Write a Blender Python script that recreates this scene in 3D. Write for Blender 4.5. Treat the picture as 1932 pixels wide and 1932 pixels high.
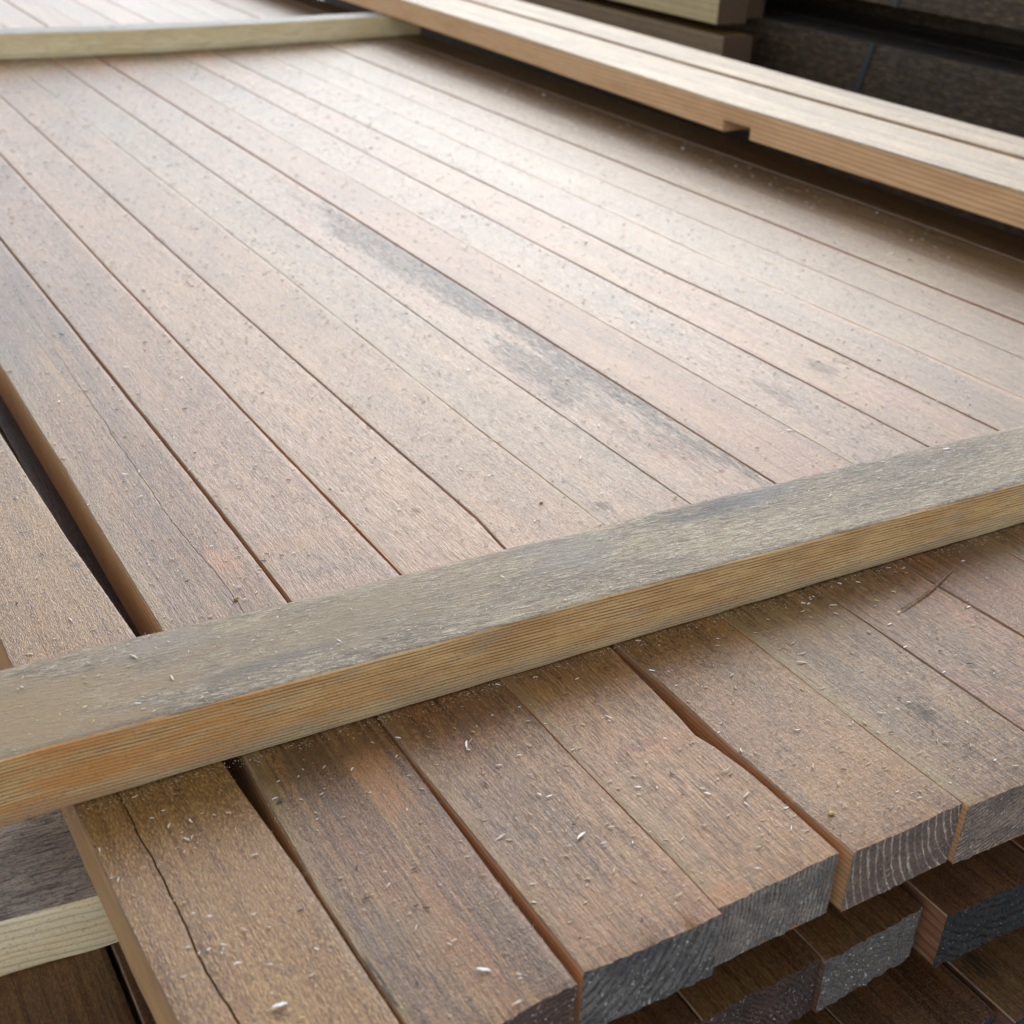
import bpy, math, random
from mathutils import Vector, Matrix, noise as mn
random.seed(7)
D = bpy.data
for o in list(D.objects): D.objects.remove(o, do_unlink=True)
scene = bpy.context.scene
COL = scene.collection

# ------------------------------------------------------------------ camera
CAM_H = 0.5672
PITCH, YAW, ROLL, FPX = 0.50776, 0.04374, 0.56144, 2386.3
# calibration: three angles are pitch down, roll, and heading right of the plank direction
PITCH_, HEAD_, ROLL_ = PITCH, ROLL, YAW
def cam_axes(p, r, y):
    cy, sy, cp, sp = math.cos(y), math.sin(y), math.cos(p), math.sin(p)
    f = Vector((sy*cp, cy*cp, -sp)); rt = Vector((cy, -sy, 0)); up = rt.cross(f)
    return rt*math.cos(r)+up*math.sin(r), -rt*math.sin(r)+up*math.cos(r), f
RT, UP, FW = cam_axes(PITCH_, ROLL_, HEAD_)
cam = D.cameras.new('camera'); co = D.objects.new('camera', cam); COL.objects.link(co)
co.matrix_world = Matrix(((RT.x, UP.x, -FW.x, 0), (RT.y, UP.y, -FW.y, 0), (RT.z, UP.z, -FW.z, CAM_H), (0, 0, 0, 1)))
cam.sensor_width = 36; cam.lens = 36*FPX/1932; cam.clip_start = .01; cam.clip_end = 400
cam.dof.use_dof = True; cam.dof.focus_distance = 1.0; cam.dof.aperture_fstop = 9.0
scene.camera = co
scene.render.resolution_x = scene.render.resolution_y = 1024

# ------------------------------------------------------------------ light
SUN_EL, SUN_AZ = math.radians(31), math.radians(39)      # azimuth measured from the plank direction (+Y) towards +X
w = D.worlds.new('World'); scene.world = w; w.use_nodes = True
nt = w.node_tree; nt.nodes.clear()
sky = nt.nodes.new('ShaderNodeTexSky'); sky.sky_type = 'NISHITA'; sky.sun_disc = False
sky.sun_elevation = SUN_EL; sky.sun_rotation = SUN_AZ
sky.air_density = 1.0; sky.dust_density = 1.1; sky.ozone_density = 2.0
hs = nt.nodes.new('ShaderNodeHueSaturation'); hs.inputs['Saturation'].default_value = .55
bg = nt.nodes.new('ShaderNodeBackground'); bg.inputs['Strength'].default_value = 0.15
wo = nt.nodes.new('ShaderNodeOutputWorld')
nt.links.new(sky.outputs[0], hs.inputs['Color']); nt.links.new(hs.outputs[0], bg.inputs[0]); nt.links.new(bg.outputs[0], wo.inputs[0])
sl = D.lights.new('sun', 'SUN'); sl.energy = 0.72; sl.angle = math.radians(46); sl.color = (1, .993, .98)
so = D.objects.new('sun', sl); COL.objects.link(so)
sd = Vector((math.sin(SUN_AZ)*math.cos(SUN_EL), math.cos(SUN_AZ)*math.cos(SUN_EL), math.sin(SUN_EL)))
so.rotation_euler = (-sd).to_track_quat('-Z', 'Y').to_euler(); so.location = sd*8
scene.view_settings.view_transform = 'Standard'; scene.view_settings.look = 'None'
scene.view_settings.exposure = 1.07; scene.view_settings.gamma = 1

# ------------------------------------------------------------------ node helper
class NB:
    def __init__(s, name):
        s.m = D.materials.new(name); s.m.use_nodes = True; s.t = s.m.node_tree; s.t.nodes.clear()
        s.out = s.t.nodes.new('ShaderNodeOutputMaterial'); s.b = s.t.nodes.new('ShaderNodeBsdfPrincipled')
        s.t.links.new(s.b.outputs[0], s.out.inputs[0])
        tc = s.t.nodes.new('ShaderNodeTexCoord'); s.obj = tc.outputs['Object']; s.uv = tc.outputs['UV']
    def put(s, sock, v):
        if v is None: return
        if hasattr(v, 'is_output'): s.t.links.new(v, sock)
        else:
            if hasattr(sock.default_value, '__len__') and not hasattr(v, '__len__'): v = (v,)*len(sock.default_value)
            if hasattr(v, '__len__') and len(v) == 3 and len(sock.default_value) == 4: v = (*v, 1)
            sock.default_value = v
    def math(s, op, a, b=None, clamp=False):
        n = s.t.nodes.new('ShaderNodeMath'); n.operation = op; n.use_clamp = clamp
        s.put(n.inputs[0], a); s.put(n.inputs[1], b) if b is not None else None
        return n.outputs[0]
    def vmath(s, op, a, b):
        n = s.t.nodes.new('ShaderNodeVectorMath'); n.operation = op
        s.put(n.inputs[0], a); s.put(n.inputs[1], b); return n.outputs['Value' if op in ('LENGTH', 'DISTANCE') else 'Vector']
    def noise(s, scale, detail=3, rough=.55, off=(0, 0, 0), dist=0, p=None):
        v = s.vmath('MULTIPLY', p or s.obj, scale); v = s.vmath('ADD', v, off)
        n = s.t.nodes.new('ShaderNodeTexNoise'); s.put(n.inputs['Vector'], v)
        n.inputs['Scale'].default_value = 1; n.inputs['Detail'].default_value = detail
        n.inputs['Roughness'].default_value = rough; n.inputs['Distortion'].default_value = dist
        return n.outputs['Fac']
    def ramp(s, v, a, b, lo=0., hi=1., smooth=True):
        n = s.t.nodes.new('ShaderNodeMapRange'); n.interpolation_type = 'SMOOTHSTEP' if smooth else 'LINEAR'
        s.put(n.inputs['Value'], v)
        for k, x in zip(('From Min', 'From Max', 'To Min', 'To Max'), (a, b, lo, hi)): s.put(n.inputs[k], x)
        return n.outputs['Result']
    def mix(s, f, a, b, mode='MIX'):
        n = s.t.nodes.new('ShaderNodeMix'); n.data_type = 'RGBA'; n.blend_type = mode
        s.put(n.inputs['Factor'], f); s.put(n.inputs['A'] if False else n.inputs[6], a); s.put(n.inputs[7], b)
        return n.outputs[2]
    def sep(s, v):
        n = s.t.nodes.new('ShaderNodeSeparateXYZ'); s.put(n.inputs[0], v); return n.outputs
    def comb(s, x, y, z):
        n = s.t.nodes.new('ShaderNodeCombineXYZ')
        for i, v in enumerate((x, y, z)): s.put(n.inputs[i], v)
        return n.outputs[0]
    def bump(s, h, strength=.4, dist=.001, nrm=None):
        n = s.t.nodes.new('ShaderNodeBump'); n.inputs['Strength'].default_value = strength; n.inputs['Distance'].default_value = dist
        s.put(n.inputs['Height'], h)
        if nrm is not None: s.put(n.inputs['Normal'], nrm)
        return n.outputs[0]
    def fin(s, col, rough=.5, nrm=None, spec=.5):
        s.put(s.b.inputs['Base Color'], col); s.put(s.b.inputs['Roughness'], rough)
        s.put(s.b.inputs['Specular IOR Level'], spec)
        if nrm is not None: s.put(s.b.inputs['Normal'], nrm)
        return s.m
def rnd(): return (random.uniform(-50, 50), random.uniform(-50, 50), random.uniform(-50, 50))

TAN = (.35, .195, .086); BRN = (.21, .115, .058); RED = (.25, .13, .072); ORG = (.38, .19, .085)
OCH = (.33, .215, .105); GRY = (.19, .165, .135); PNK = (.38, .21, .165); MOSS = (.25, .195, .115)

def wood_top(name, c1=TAN, c2=BRN, c3=RED, red=.5, orange=.25, speck=.6, fuzz=.35, ridge=0, gray=.3, moss=(0, 0), spots=(), lines=1.0,
             rough=.30, spec=.42, yoff=0, albedo=.59, knots=()):
    """rough-sawn weathered face; long axis = object Y, width = object X.  spots: (x, y, rx, ry, strength, colour)"""
    b = NB(name)
    o = rnd(); xyz = b.sep(b.obj)
    big = b.noise((16, 3.2, 16), 3, .6, o)
    col = b.mix(b.ramp(big, .36, .64), c1, c2)
    col = b.mix(b.math('MULTIPLY', b.ramp(b.noise((26, 6, 26), 4, .65, rnd()), .48, .62), red), col, c3)
    col = b.mix(b.math('MULTIPLY', b.ramp(b.noise((34, 9, 30), 5, .7, rnd()), .58, .72), orange), col, ORG)
    col = b.mix(b.math('MULTIPLY', b.ramp(b.noise((12, 3.5, 20), 5, .7, rnd()), .5, .66), gray), col, GRY)
    gr = b.noise((95, 42, 80), 5, .75, rnd(), .4)
    col = b.mix(b.ramp(gr, .50, .66, 0, .42), col, b.mix(1, col, (.52, .49, .48), 'MULTIPLY'))
    # long soft streaks of the growth rings
    st = b.noise((260, 5, 200), 3, .6, rnd(), .2)
    col = b.mix(b.math('MULTIPLY', b.ramp(st, .42, .64), .72*lines), col, b.mix(1, col, (.52, .43, .37), 'MULTIPLY'))
    st3 = b.noise((900, 9, 500), 3, .6, rnd(), .1)
    col = b.mix(b.math('MULTIPLY', b.ramp(st3, .50, .66), .45), col, b.mix(1, col, (.50, .42, .37), 'MULTIPLY'))
    h = b.math('ADD', b.math('MULTIPLY', st, .5), b.math('MULTIPLY', st3, .35))
    if ridge:
        wx = b.math('ADD', b.math('MULTIPLY', xyz[0], 2*math.pi/.0034), b.math('MULTIPLY', b.noise((14, 2.2, 10), 3, .5, rnd()), 26))
        sn = b.math('SINE', wx)
        msk = b.ramp(b.noise((20, 4, 20), 2, .5, rnd()), .3, .6, .35, 1)
        rg = b.math('MULTIPLY', b.math('MULTIPLY', b.ramp(sn, -.2, .95), msk), ridge)
        col = b.mix(rg, col, b.mix(1, col, (.50, .40, .34), 'MULTIPLY'))
        h = b.math('SUBTRACT', h, b.math('MULTIPLY', rg, .035))
    for (kx, ky, krx, kry, ks) in knots:
        q = b.vmath('DIVIDE', b.vmath('SUBTRACT', b.obj, (kx, ky-yoff, 0)), (krx, kry, 1))
        d = b.math('ADD', b.vmath('LENGTH', q, (0, 0, 0)), b.math('MULTIPLY', b.math('SUBTRACT', b.noise((90, 60, 50), 3, .6, rnd()), .5), 1.1))
        rg_ = b.math('MULTIPLY', b.ramp(b.math('SINE', b.math('MULTIPLY', d, 7.5)), .35, .95), b.ramp(d, .5, 2.1, 1, 0))
        col = b.mix(b.math('MULTIPLY', b.ramp(d, .6, 1.9, 1, 0), ks*.45), col, (.34, .16, .065))
        col = b.mix(b.math('MULTIPLY', rg_, ks*.7), col, (.09, .045, .025))
        col = b.mix(b.math('MULTIPLY', b.ramp(d, .42, .62, 1, 0), ks), col, (.10, .05, .03))
    # furry saw marks, dark mildew specks, pale lifted fibres
    f1 = b.noise((620, random.choice([70, 110, 170, 280]), 400), 3, .65, rnd(), .6)
    f2 = b.noise((1050, random.choice([150, 260, 500]), 700), 2, .6, rnd(), .4)
    mod = b.ramp(b.noise((30, 10, 30), 3, .6, rnd()), .3, .62, .35, 1)
    sp = b.math('MULTIPLY', b.math('MULTIPLY', b.ramp(f1, .47, .60), mod), min(1, speck*1.35))
    col = b.mix(sp, col, b.mix(1, col, (.26, .23, .215), 'MULTIPLY'))
    dot = b.ramp(b.noise((260, 190, 300), 3, .6, rnd()), .63, .70)
    col = b.mix(b.math('MULTIPLY', b.math('MULTIPLY', dot, mod), min(1, speck)), col, (.035, .035, .045))
    pale = b.math('MULTIPLY', b.ramp(f2, .50, .64), min(1, fuzz*1.5))
    col = b.mix(pale, col, b.mix(.6, col, (.60, .42, .245)))
    h = b.math('ADD', h, b.math('MULTIPLY', b.math('ADD', f1, b.math('MULTIPLY', f2, .6)), 1.1))
    cross = b.noise((40, 420, 60), 2, .5, rnd(), .5)
    h = b.math('ADD', h, b.math('MULTIPLY', cross, .35))
    uvs = b.sep(b.uv)
    if moss[0] or moss[1]:
        en = b.math('MULTIPLY', b.noise((40, 9, 40), 4, .6, rnd()), .22)
        for k, amt in enumerate(moss):
            if not amt: continue
            u = uvs[0] if k == 0 else b.math('SUBTRACT', 1, uvs[0])
            col = b.mix(b.math('MULTIPLY', b.ramp(b.math('ADD', u, en), .12, .24, 1, 0), amt), col, MOSS)
    stm_ = 0.0
    wn = b.noise((120, 9, 55), 6, .8, rnd()); wt = b.ramp(b.noise((520, 70, 300), 4, .75, rnd()), .42, .56, .25, 1)
    for (sx, sy, rx, ry, stg, sc) in spots:
        d = b.vmath('LENGTH', b.vmath('DIVIDE', b.vmath('SUBTRACT', b.obj, (sx, sy-yoff, 0)), (rx, ry, 1)), (0, 0, 0))
        d = b.math('ADD', d, b.math('MULTIPLY', b.math('SUBTRACT', wn, .5), 3.4))
        col = b.mix(b.math('MULTIPLY', b.math('MULTIPLY', b.ramp(d, .45, .95, 1, 0), wt), min(1, stg*1.15)), col, sc)
        if sum(sc) < .2: stm_ = b.math('MAXIMUM', stm_, b.math('MULTIPLY', b.math('MULTIPLY', b.ramp(d, .45, .95, 1, 0), wt), stg))
    col = b.mix(1, col, (albedo*1.44, albedo*1.13, albedo*.62), 'MULTIPLY')
    rgh = b.math('ADD', b.ramp(f1, .3, .7, rough-.04, rough+.12), b.math('MULTIPLY', stm_, .12))
    spec = b.math('MULTIPLY', spec, b.math('SUBTRACT', 1, b.math('MULTIPLY', stm_, .42)))
    return b.fin(col, rgh, b.bump(h, .55, .0010), spec)

def wood_side(name, col=(.46, .20, .085), dark=(.25, .09, .04), dirt=0, sp=.0042):
    """clean sawn edge: fine straight grain along Y, lines stacked in Z"""
    b = NB(name); xyz = b.sep(b.obj)
    z = b.math('ADD', b.math('MULTIPLY', b.math('ADD', xyz[2], xyz[0]), 2*math.pi/sp), b.math('MULTIPLY', b.noise((8, 3, 30), 3, .5, rnd()), 9))
    g = b.ramp(b.math('SINE', z), 0, 1)
    c = b.mix(b.math('MULTIPLY', g, .8), col, dark)
    c = b.mix(b.ramp(b.noise((30, 5, 30), 4, .6, rnd()), .4, .65, 0, .45), c, dark)
    f = b.noise((500, 40, 500), 3, .6, rnd())
    c = b.mix(b.ramp(f, .5, .7, 0, .3), c, (.55, .36, .2))
    if dirt: c = b.mix(b.ramp(b.noise((60, 30, 60), 4, .7, rnd()), .4, .6, 0, dirt), c, (.10, .08, .06))
    return b.fin(c, .62, b.bump(b.math('ADD', f, b.math('MULTIPLY', g, .6)), .35, .0006), .35)

def wood_end(name, base=(.10, .10, .10), line=(.025, .025, .028), cx=-.03, cz=-.06, sp=.004, wob=.3, contrast=.8, fleck=.6, tint=None, soft=.2):
    """weathered grey end grain: growth rings round a pith at (cx, cz) in object X/Z"""
    b = NB(name)
    q = b.vmath('MULTIPLY', b.vmath('SUBTRACT', b.obj, (cx, 0, cz)), (1, 0, 1))
    r = b.vmath('LENGTH', q, (0, 0, 0))
    n = b.noise((22, 5, 22), 3, .5, rnd())
    ph = b.math('ADD', b.math('MULTIPLY', r, 2*math.pi/sp), b.math('MULTIPLY', n, wob*20))
    ph = b.math('ADD', ph, b.math('MULTIPLY', b.noise((1, 1, 1), 2, .6, rnd(), 0, b.comb(b.math('MULTIPLY', r, 170), 0, 0)), 5))
    g = b.math('MULTIPLY', b.ramp(b.math('SINE', ph), -soft, .9), b.ramp(b.noise((60, 40, 90), 4, .7, rnd()), .3, .62, .2, 1))
    c = b.mix(b.math('MULTIPLY', g, contrast), base, line)
    c = b.mix(b.ramp(b.noise((30, 30, 40), 4, .65, rnd()), .42, .62, 0, .65), c, tint or (.035, .038, .045))
    f = b.noise((700, 500, 420), 3, .6, rnd())
    c = b.mix(b.ramp(f, .48, .62, 0, .55), c, (.03, .03, .03))
    fl = b.ramp(b.noise((420, 380, 330), 3, .6, rnd()), .60, .68)
    c = b.mix(b.math('MULTIPLY', b.math('MULTIPLY', fl, b.ramp(b.noise((50, 50, 50), 2, .5, rnd()), .35, .6)), fleck), c, (.42, .44, .44))
    c = b.mix(1, c, (1.4, 1.2, 1.0), 'MULTIPLY')
    h = b.math('ADD', b.math('MULTIPLY', g, -.5), b.math('MULTIPLY', f, 1.6))
    return b.fin(c, .75, b.bump(h, .9, .0014), .25)

# ------------------------------------------------------------------ plank builder
def interp(pts, t):
    if t <= pts[0][0]: return pts[0][1]
    for (a, x), (c, y) in zip(pts, pts[1:]):
        if t <= c:
            k = (t-a)/(c-a); return x+(y-x)*k
    return pts[-1][1]
def wob(y, seed, amp, f=14.):
    return amp*mn.noise(Vector((y*f, seed*7.31, 1.7)))+amp*.45*mn.noise(Vector((y*f*5.5, seed*3.1, 9.2)))
def ysteps(y0, y1, fine=.009):
    ys = [y0]
    while ys[-1] < y1-1e-6:
        y = ys[-1]; st = fine if y < 1.3 else (.03 if y < 2.2 else .12)
        ys.append(min(y+st, y1))
    return ys
def tag(o, label=None, cat=None, group=None, kind=None):
    if label: o['label'] = label
    if cat: o['category'] = cat
    if group: o['group'] = group
    if kind: o['kind'] = kind
    return o
def link(name, me, mats, loc=(0, 0, 0), parent=None):
    for m in mats: me.materials.append(m)
    o = D.objects.new(name, me); COL.objects.link(o); o.location = loc
    if parent: o.parent = parent
    return o

SEED = [0]
ARRIS = wood_side('dirty_arris', (.36, .205, .10), (.20, .11, .055), .5)
def plank(name, left, right, y0, y1, top=0., th=.052, mats=None, cracks=(), cup=.0006, edge=.0011, rag=.0018, chips=(), loc=None, zoff=None, nicks=(), botwave=0, arris=1):
    """left/right: polylines [(y, x)] of the two arrises; y0 may be (y at left, y at right)."""
    SEED[0] += 1; sd = SEED[0]
    ya, yb = y0 if isinstance(y0, tuple) else (y0, y0)
    ym = min(ya, yb); ox = (interp(left, ym)+interp(right, ym))/2
    L = loc or (ox, ym, top)
    vs = []; fs = []; fm = []; uvv = []
    us = [0, .009, .05]+[.05+.9*i/27 for i in range(1, 27)]+[.95, .988, 1]
    cols = [(u, None, 0) for u in us]
    for ci, cr in enumerate(cracks):
        for k, dd in ((-1, 0), (0, 1), (1, 0)): cols.append((None, (cr, k), dd))
    # order of columns is fixed by the mean position of each crack
    def ukey(c):
        if c[0] is not None: return c[0]
        cr, k = c[1]; y = cr['pts'][len(cr['pts'])//2][0]
        return (interp(cr['pts'], y)-interp(left, y))/(interp(right, y)-interp(left, y))+k*.002
    if cracks:
        keep = []
        for c in cols:
            if c[0] is not None and 0 < c[0] < 1 and any(abs(c[0]-ukey((None, (cr, 0), 0))) < .07 for cr in cracks): continue
            keep.append(c)
        cols = keep
    cols.sort(key=ukey)
    base = ysteps(ym, y1)
    n = len(cols); rows = []
    for ri, y in enumerate(base):
        lx = interp(left, y)+wob(y, sd, .0005); rx = interp(right, y)+wob(y, sd+.5, .0005)
        for (cy, cx, cr_, side) in nicks:      # a bite out of one arris
            d = abs(y-cy)/cr_
            if d < 1:
                if side < 0: lx += cx*(1-d*d)
                else: rx -= cx*(1-d*d)
        row = []
        for (u, cr, dd) in cols:
            if u is not None: x = lx+(rx-lx)*u; dz = 0
            else:
                c, k = cr; x = interp(c['pts'], y)+wob(y, sd*2.3, .0022, 22)+k*interp(c['w'], y)/2
                dz = -interp(c['d'], y) if dd else -.0001
            uu = (x-lx)/(rx-lx)
            z = dz+cup*(abs(uu-.5)*2)**2+wob(y+uu*.3, sd*1.7, .0005, 5)
            e = min(uu, 1-uu)
            if e < .006: z -= edge*((1.4 if arris else .35) if uu < .5 else (.7 if arris else .4))
            elif e < .02: z -= edge*.25
            if zoff: z += interp(zoff, y)
            yy = y
            if ri == 0:
                yy = ya+(yb-ya)*uu + rag*.5*mn.noise(Vector((x*60, sd*5.5, .3)))+rag*.6*mn.noise(Vector((x*520, sd*2.5, .3)))
                z -= edge*.3
                for (cx, cw, cd) in chips:
                    d = abs(x-cx)/cw
                    if d < 1: yy += cd*(1-d*d)*.3; z -= cd*(1-d*d)
            elif ri == 1: yy = max(y, ya+(yb-ya)*uu+.003)
            row.append(len(vs)); vs.append((x-L[0], yy-L[1], top+z-L[2])); uvv.append((uu, y))
        rows.append(row)
    for a, b_ in zip(rows, rows[1:]):
        for i in range(n-1): fs.append((a[i], a[i+1], b_[i+1], b_[i])); fm.append(3 if (i == 0 and arris) else 0)
    # sides and bottom
    low = []
    for ri, y in enumerate(base):
        r = rows[ri]
        bl = len(vs); v0 = vs[r[0]]; v1 = vs[r[-1]]
        zb = -th+top-L[2]
        bw = wob(y, sd*4.4, botwave, 10) if botwave else 0
        vs.append((v0[0]+.0004, v0[1], zb+.001)); vs.append((v0[0]+.0016, v0[1], zb))
        vs.append((v1[0]-.0016, v1[1], zb)); vs.append((v1[0]-.0004, v1[1], zb+.001))
        uvv += [(0, y), (0, y), (1, y), (1, y)]
        low.append((bl, bl+1, bl+2, bl+3))
    for ri in range(len(base)-1):
        a, b_ = rows[ri], rows[ri+1]; la, lb = low[ri], low[ri+1]
        fs += [(a[0], b_[0], lb[0], la[0]), (la[0], lb[0], lb[1], la[1]), (la[1], lb[1], lb[2], la[2]), (la[2], lb[2], lb[3], la[3]), (b_[-1], a[-1], la[3], lb[3])]
        fm += [1]*5
    # front end: a grid of its own, so that its outline is ragged (a part: sawn_end)
    r = rows[0]; K = 6; ev = []; ef = []; prev = None
    for k in range(0, K+1):
        cur = []; t = k/K
        for i in range(n):
            x, y, z = vs[r[i]]; zb = -th+top-L[2]
            zz = z+(zb-z)*t
            dy = 0 if k == 0 or i in (0, n-1) else rag*.8*mn.noise(Vector((x*130, zz*130, sd)))
            cur.append(len(ev)); ev.append((x, y+dy, zz))
        if prev:
            for i in range(n-1): ef.append((prev[i+1], prev[i], cur[i], cur[i+1]))
        prev = cur
    lf = low[-1]; rl = rows[-1]
    fs.append(tuple(rl)+(lf[3], lf[2], lf[1], lf[0])); fm.append(2)
    me = D.meshes.new(name); me.from_pydata(vs, [], fs)
    uvl = me.uv_layers.new(name='UVMap')
    for lp in me.loops: uvl.data[lp.index].uv = uvv[lp.vertex_index]
    for p, m in zip(me.polygons, fm): p.material_index = m; p.use_smooth = (m == 0)
    me.update()
    me.set_sharp_from_angle(angle=math.radians(20))
    o = link(name, me, list(mats[:3])+[ARRIS], L)
    em = D.meshes.new('sawn_end'); em.from_pydata(ev, [], ef); em.update()
    link('sawn_end', em, [mats[2]], (0, 0, 0), o)
    return o

# ------------------------------------------------------------------ joints of the top layer, metres (y, x)
def poly(*p): return list(p)
A_ = lambda x, *k: [(y, x+d) for y, d in k]
g = .0014
Y1 = 5.6
L0r = [(.36, .2008), (.41, .2012), (.538, .1978), (.615, .1927), (.825, .1829), (1.007, .1740), (1.217, .168), (1.6, .160), (5.6, .130)]
L0l = [(.40, .1000), (.467, .0996), (.548, .0963), (.653, .0943), (.9, .092), (5.6, .045)]
R0 = [(.38, .2040), (.409, .2042), (.465, .2019), (.52, .2010), (.594, .2030), (.65, .2060), (.825, .2031), (1.11, .2043), (5.6, .201)]
def J(pts, gap=g):
    """joint polyline -> (right arris of the left plank, left arris of the right plank)"""
    pts = sorted(pts)
    gp = gap if isinstance(gap, list) else [(0, gap), (9, gap)]
    return [(y, x-interp(gp, y)/2) for y, x in pts], [(y, x+interp(gp, y)/2) for y, x in pts]
L1, R1 = [(.386, .2988), (.48, .2990), (.609, .3018), (.816, .3030), (.99, .3045), (1.51, .3025), (1.89, .3), (5.6, .300)], \
         [(.386, .3062), (.491, .3053), (.608, .3040), (.816, .3066), (.99, .3078), (1.51, .3055), (1.89, .3030), (5.6, .303)]
L2, R2 = J([(.39, .4030), (.423, .4035), (.478, .4033), (.555, .4020), (.642, .4026), (.814, .4033), (1.06, .4022), (1.69, .4010), (2.39, .4038), (5.6, .405)],
           [(0, .0006), (.55, .0008), (.7, .001), (.81, .0026), (1.3, .0034), (1.8, .003), (5, .003)])
L3 = [(.391, .4996), (.433, .4998), (.475, .4995), (.511, .4952), (.524, .4930), (.545, .4936), (.580, .4957), (.64, .4996), (.81, .5012), (.865, .506), (1.1, .5035), (1.63, .5000), (2.88, .5045), (5.6, .505)]
R3 = [(.386, .5078), (.434, .5062), (.483, .5067), (.503, .5059), (.586, .5069), (.64, .5060), (.81, .5036), (.865, .5084), (1.1, .5058), (1.63, .5023), (2.88, .5065), (5.6, .507)]
L35, R35 = J([(.38, .6062), (.446, .6045), (.598, .6044), (.816, .6055), (1.03, .6030), (1.71, .6060), (5.6, .606)], .0008)
L4, R4 = J([(.375, .7048), (.415, .7048), (.632, .7045), (.804, .7007), (1.2, .6976), (1.54, .7007), (1.96, .6988), (3.3, .7021), (5.6, .703)], [(0, .0013), (.6, .0014), (.8, .0009), (1.4, .0014), (2, .0022), (5, .003)])
L5, R5 = J([(.37, .8046), (.497, .8046), (.587, .8009), (.832, .8022), (1.49, .8051), (2.25, .8071), (3.34, .8085), (5.6, .809)], [(0, .0012), (.83, .0016), (1.5, .003), (3, .005)])
L55, R55 = J([(.37, .903), (.95, .903), (1.5, .901), (5.6, .902)], .0006)
L6, R6 = J([(.36, 1.003), (.795, 1.0034), (1.067, 1.0022), (1.6, .998), (2.78, 1.0045), (3.3, .999), (5.6, 1.0)], .0026)
L7, R7 = J([(.36, 1.104), (.79, 1.1042), (1.19, 1.1033), (1.36, 1.0973), (1.77, 1.0999), (3.02, 1.0963), (5.6, 1.097)], .0024)
L75, R75 = J([(.36, 1.203), (.82, 1.2025), (1.29, 1.196), (1.94, 1.2038), (2.96, 1.2084), (5.6, 1.208)], .0006)
L8, R8 = J([(.36, 1.304), (.91, 1.3037), (1.39, 1.303), (2.1, 1.2989), (3.32, 1.2929), (5.6, 1.292)], .0018)
L9, R9 = J([(.36, 1.403), (.99, 1.4029), (1.5, 1.4041), (2.27, 1.4032), (3.33, 1.4085), (5.6, 1.408)], .0024)
L10, R10 = J([(.36, 1.5035), (1.07, 1.5035), (1.63, 1.5132), (2.47, 1.518), (3.36, 1.5178), (5.6, 1.517)], .004)
L11, R11 = J([(.36, 1.625), (1.17, 1.627), (1.36, 1.633), (5.6, 1.64)], .003)
L12, R12 = J([(.36, 1.735), (5.6, 1.745)], .003)

DK = (.035, .038, .045)
FRESH = wood_side('fresh_sawn_edge', (.64, .31, .135), (.42, .175, .075)); FRESH2 = wood_side('fresh_sawn_edge_ochre', (.58, .32, .135), (.36, .18, .075), .15)
FRESH3 = wood_side('dusty_ochre_edge', (.52, .31, .13), (.36, .20, .085), .1, .007)
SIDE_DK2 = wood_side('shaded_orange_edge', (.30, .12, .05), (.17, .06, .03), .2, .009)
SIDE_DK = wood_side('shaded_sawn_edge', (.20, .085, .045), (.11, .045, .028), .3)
E_DARK = wood_end('end_grain_charcoal', (0.157, 0.152, 0.152), (0.028, 0.028, 0.029), -.085, .02, .0068, .25, .8, 1, (.05, .054, .062))
E_BROWN = wood_end('end_grain_brown_black', (0.107, 0.070, 0.060), (0.022, 0.016, 0.014), .06, -.12, .004, .4, .7, 1, (.04, .03, .028))
E_FINE = wood_end('end_grain_slate', (0.239, 0.211, 0.190), (0.048, 0.042, 0.039), -.17, -.015, .0033, .10, .8, .9, (.10, .10, .105))
E_ARC = wood_end('end_grain_pale_arcs', (.15, .112, .095), (.50, .45, .41), .115, .012, .0066, .10, .95, .55, (.10, .075, .068), -.5)
E_FUR = wood_end('end_grain_rough', (0.277, 0.223, 0.190), (0.052, 0.039, 0.033), -.09, .12, .0034, .2, .8, 1, (.11, .095, .09))

TOP = []   # (left, right, (y0), material kwargs, side, end, label, options)
def T(*a, **k): TOP.append((a, k))
T(L0l, L0r, .33, dict(knots=[(.02, .95, .008, .01, .5)], c1=OCH, c2=(0.258, 0.157, 0.069), c3=(0.309, 0.167, 0.069), red=.4, orange=.15, speck=.45, fuzz=.6, gray=.25,
  spots=[(.03, .10, .03, .12, .35, (.42, .26, .10)), (-.03, .34, .06, .02, .5, (.17, .105, .075)), (.0, .55, .1, .06, .35, (.34, .23, .14))]),
  FRESH2, E_DARK, 'ochre brown plank with a long wavy crack, left of the wide open gap',
  cracks=[dict(pts=[(.33, .133), (.4, .130), (.4514, .1275), (.494, .1245), (.551, .1251), (.622, .1235), (.6516, .121), (.72, .1195), (.8, .119), (5.6, .12)],
               w=[(.33, .0016), (.5, .0013), (.62, .001), (.72, .0003), (.8, .0001), (9, .0001)], d=[(.33, .009), (.6, .007), (.72, .0008), (.76, 0), (9, 0)])])
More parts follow.
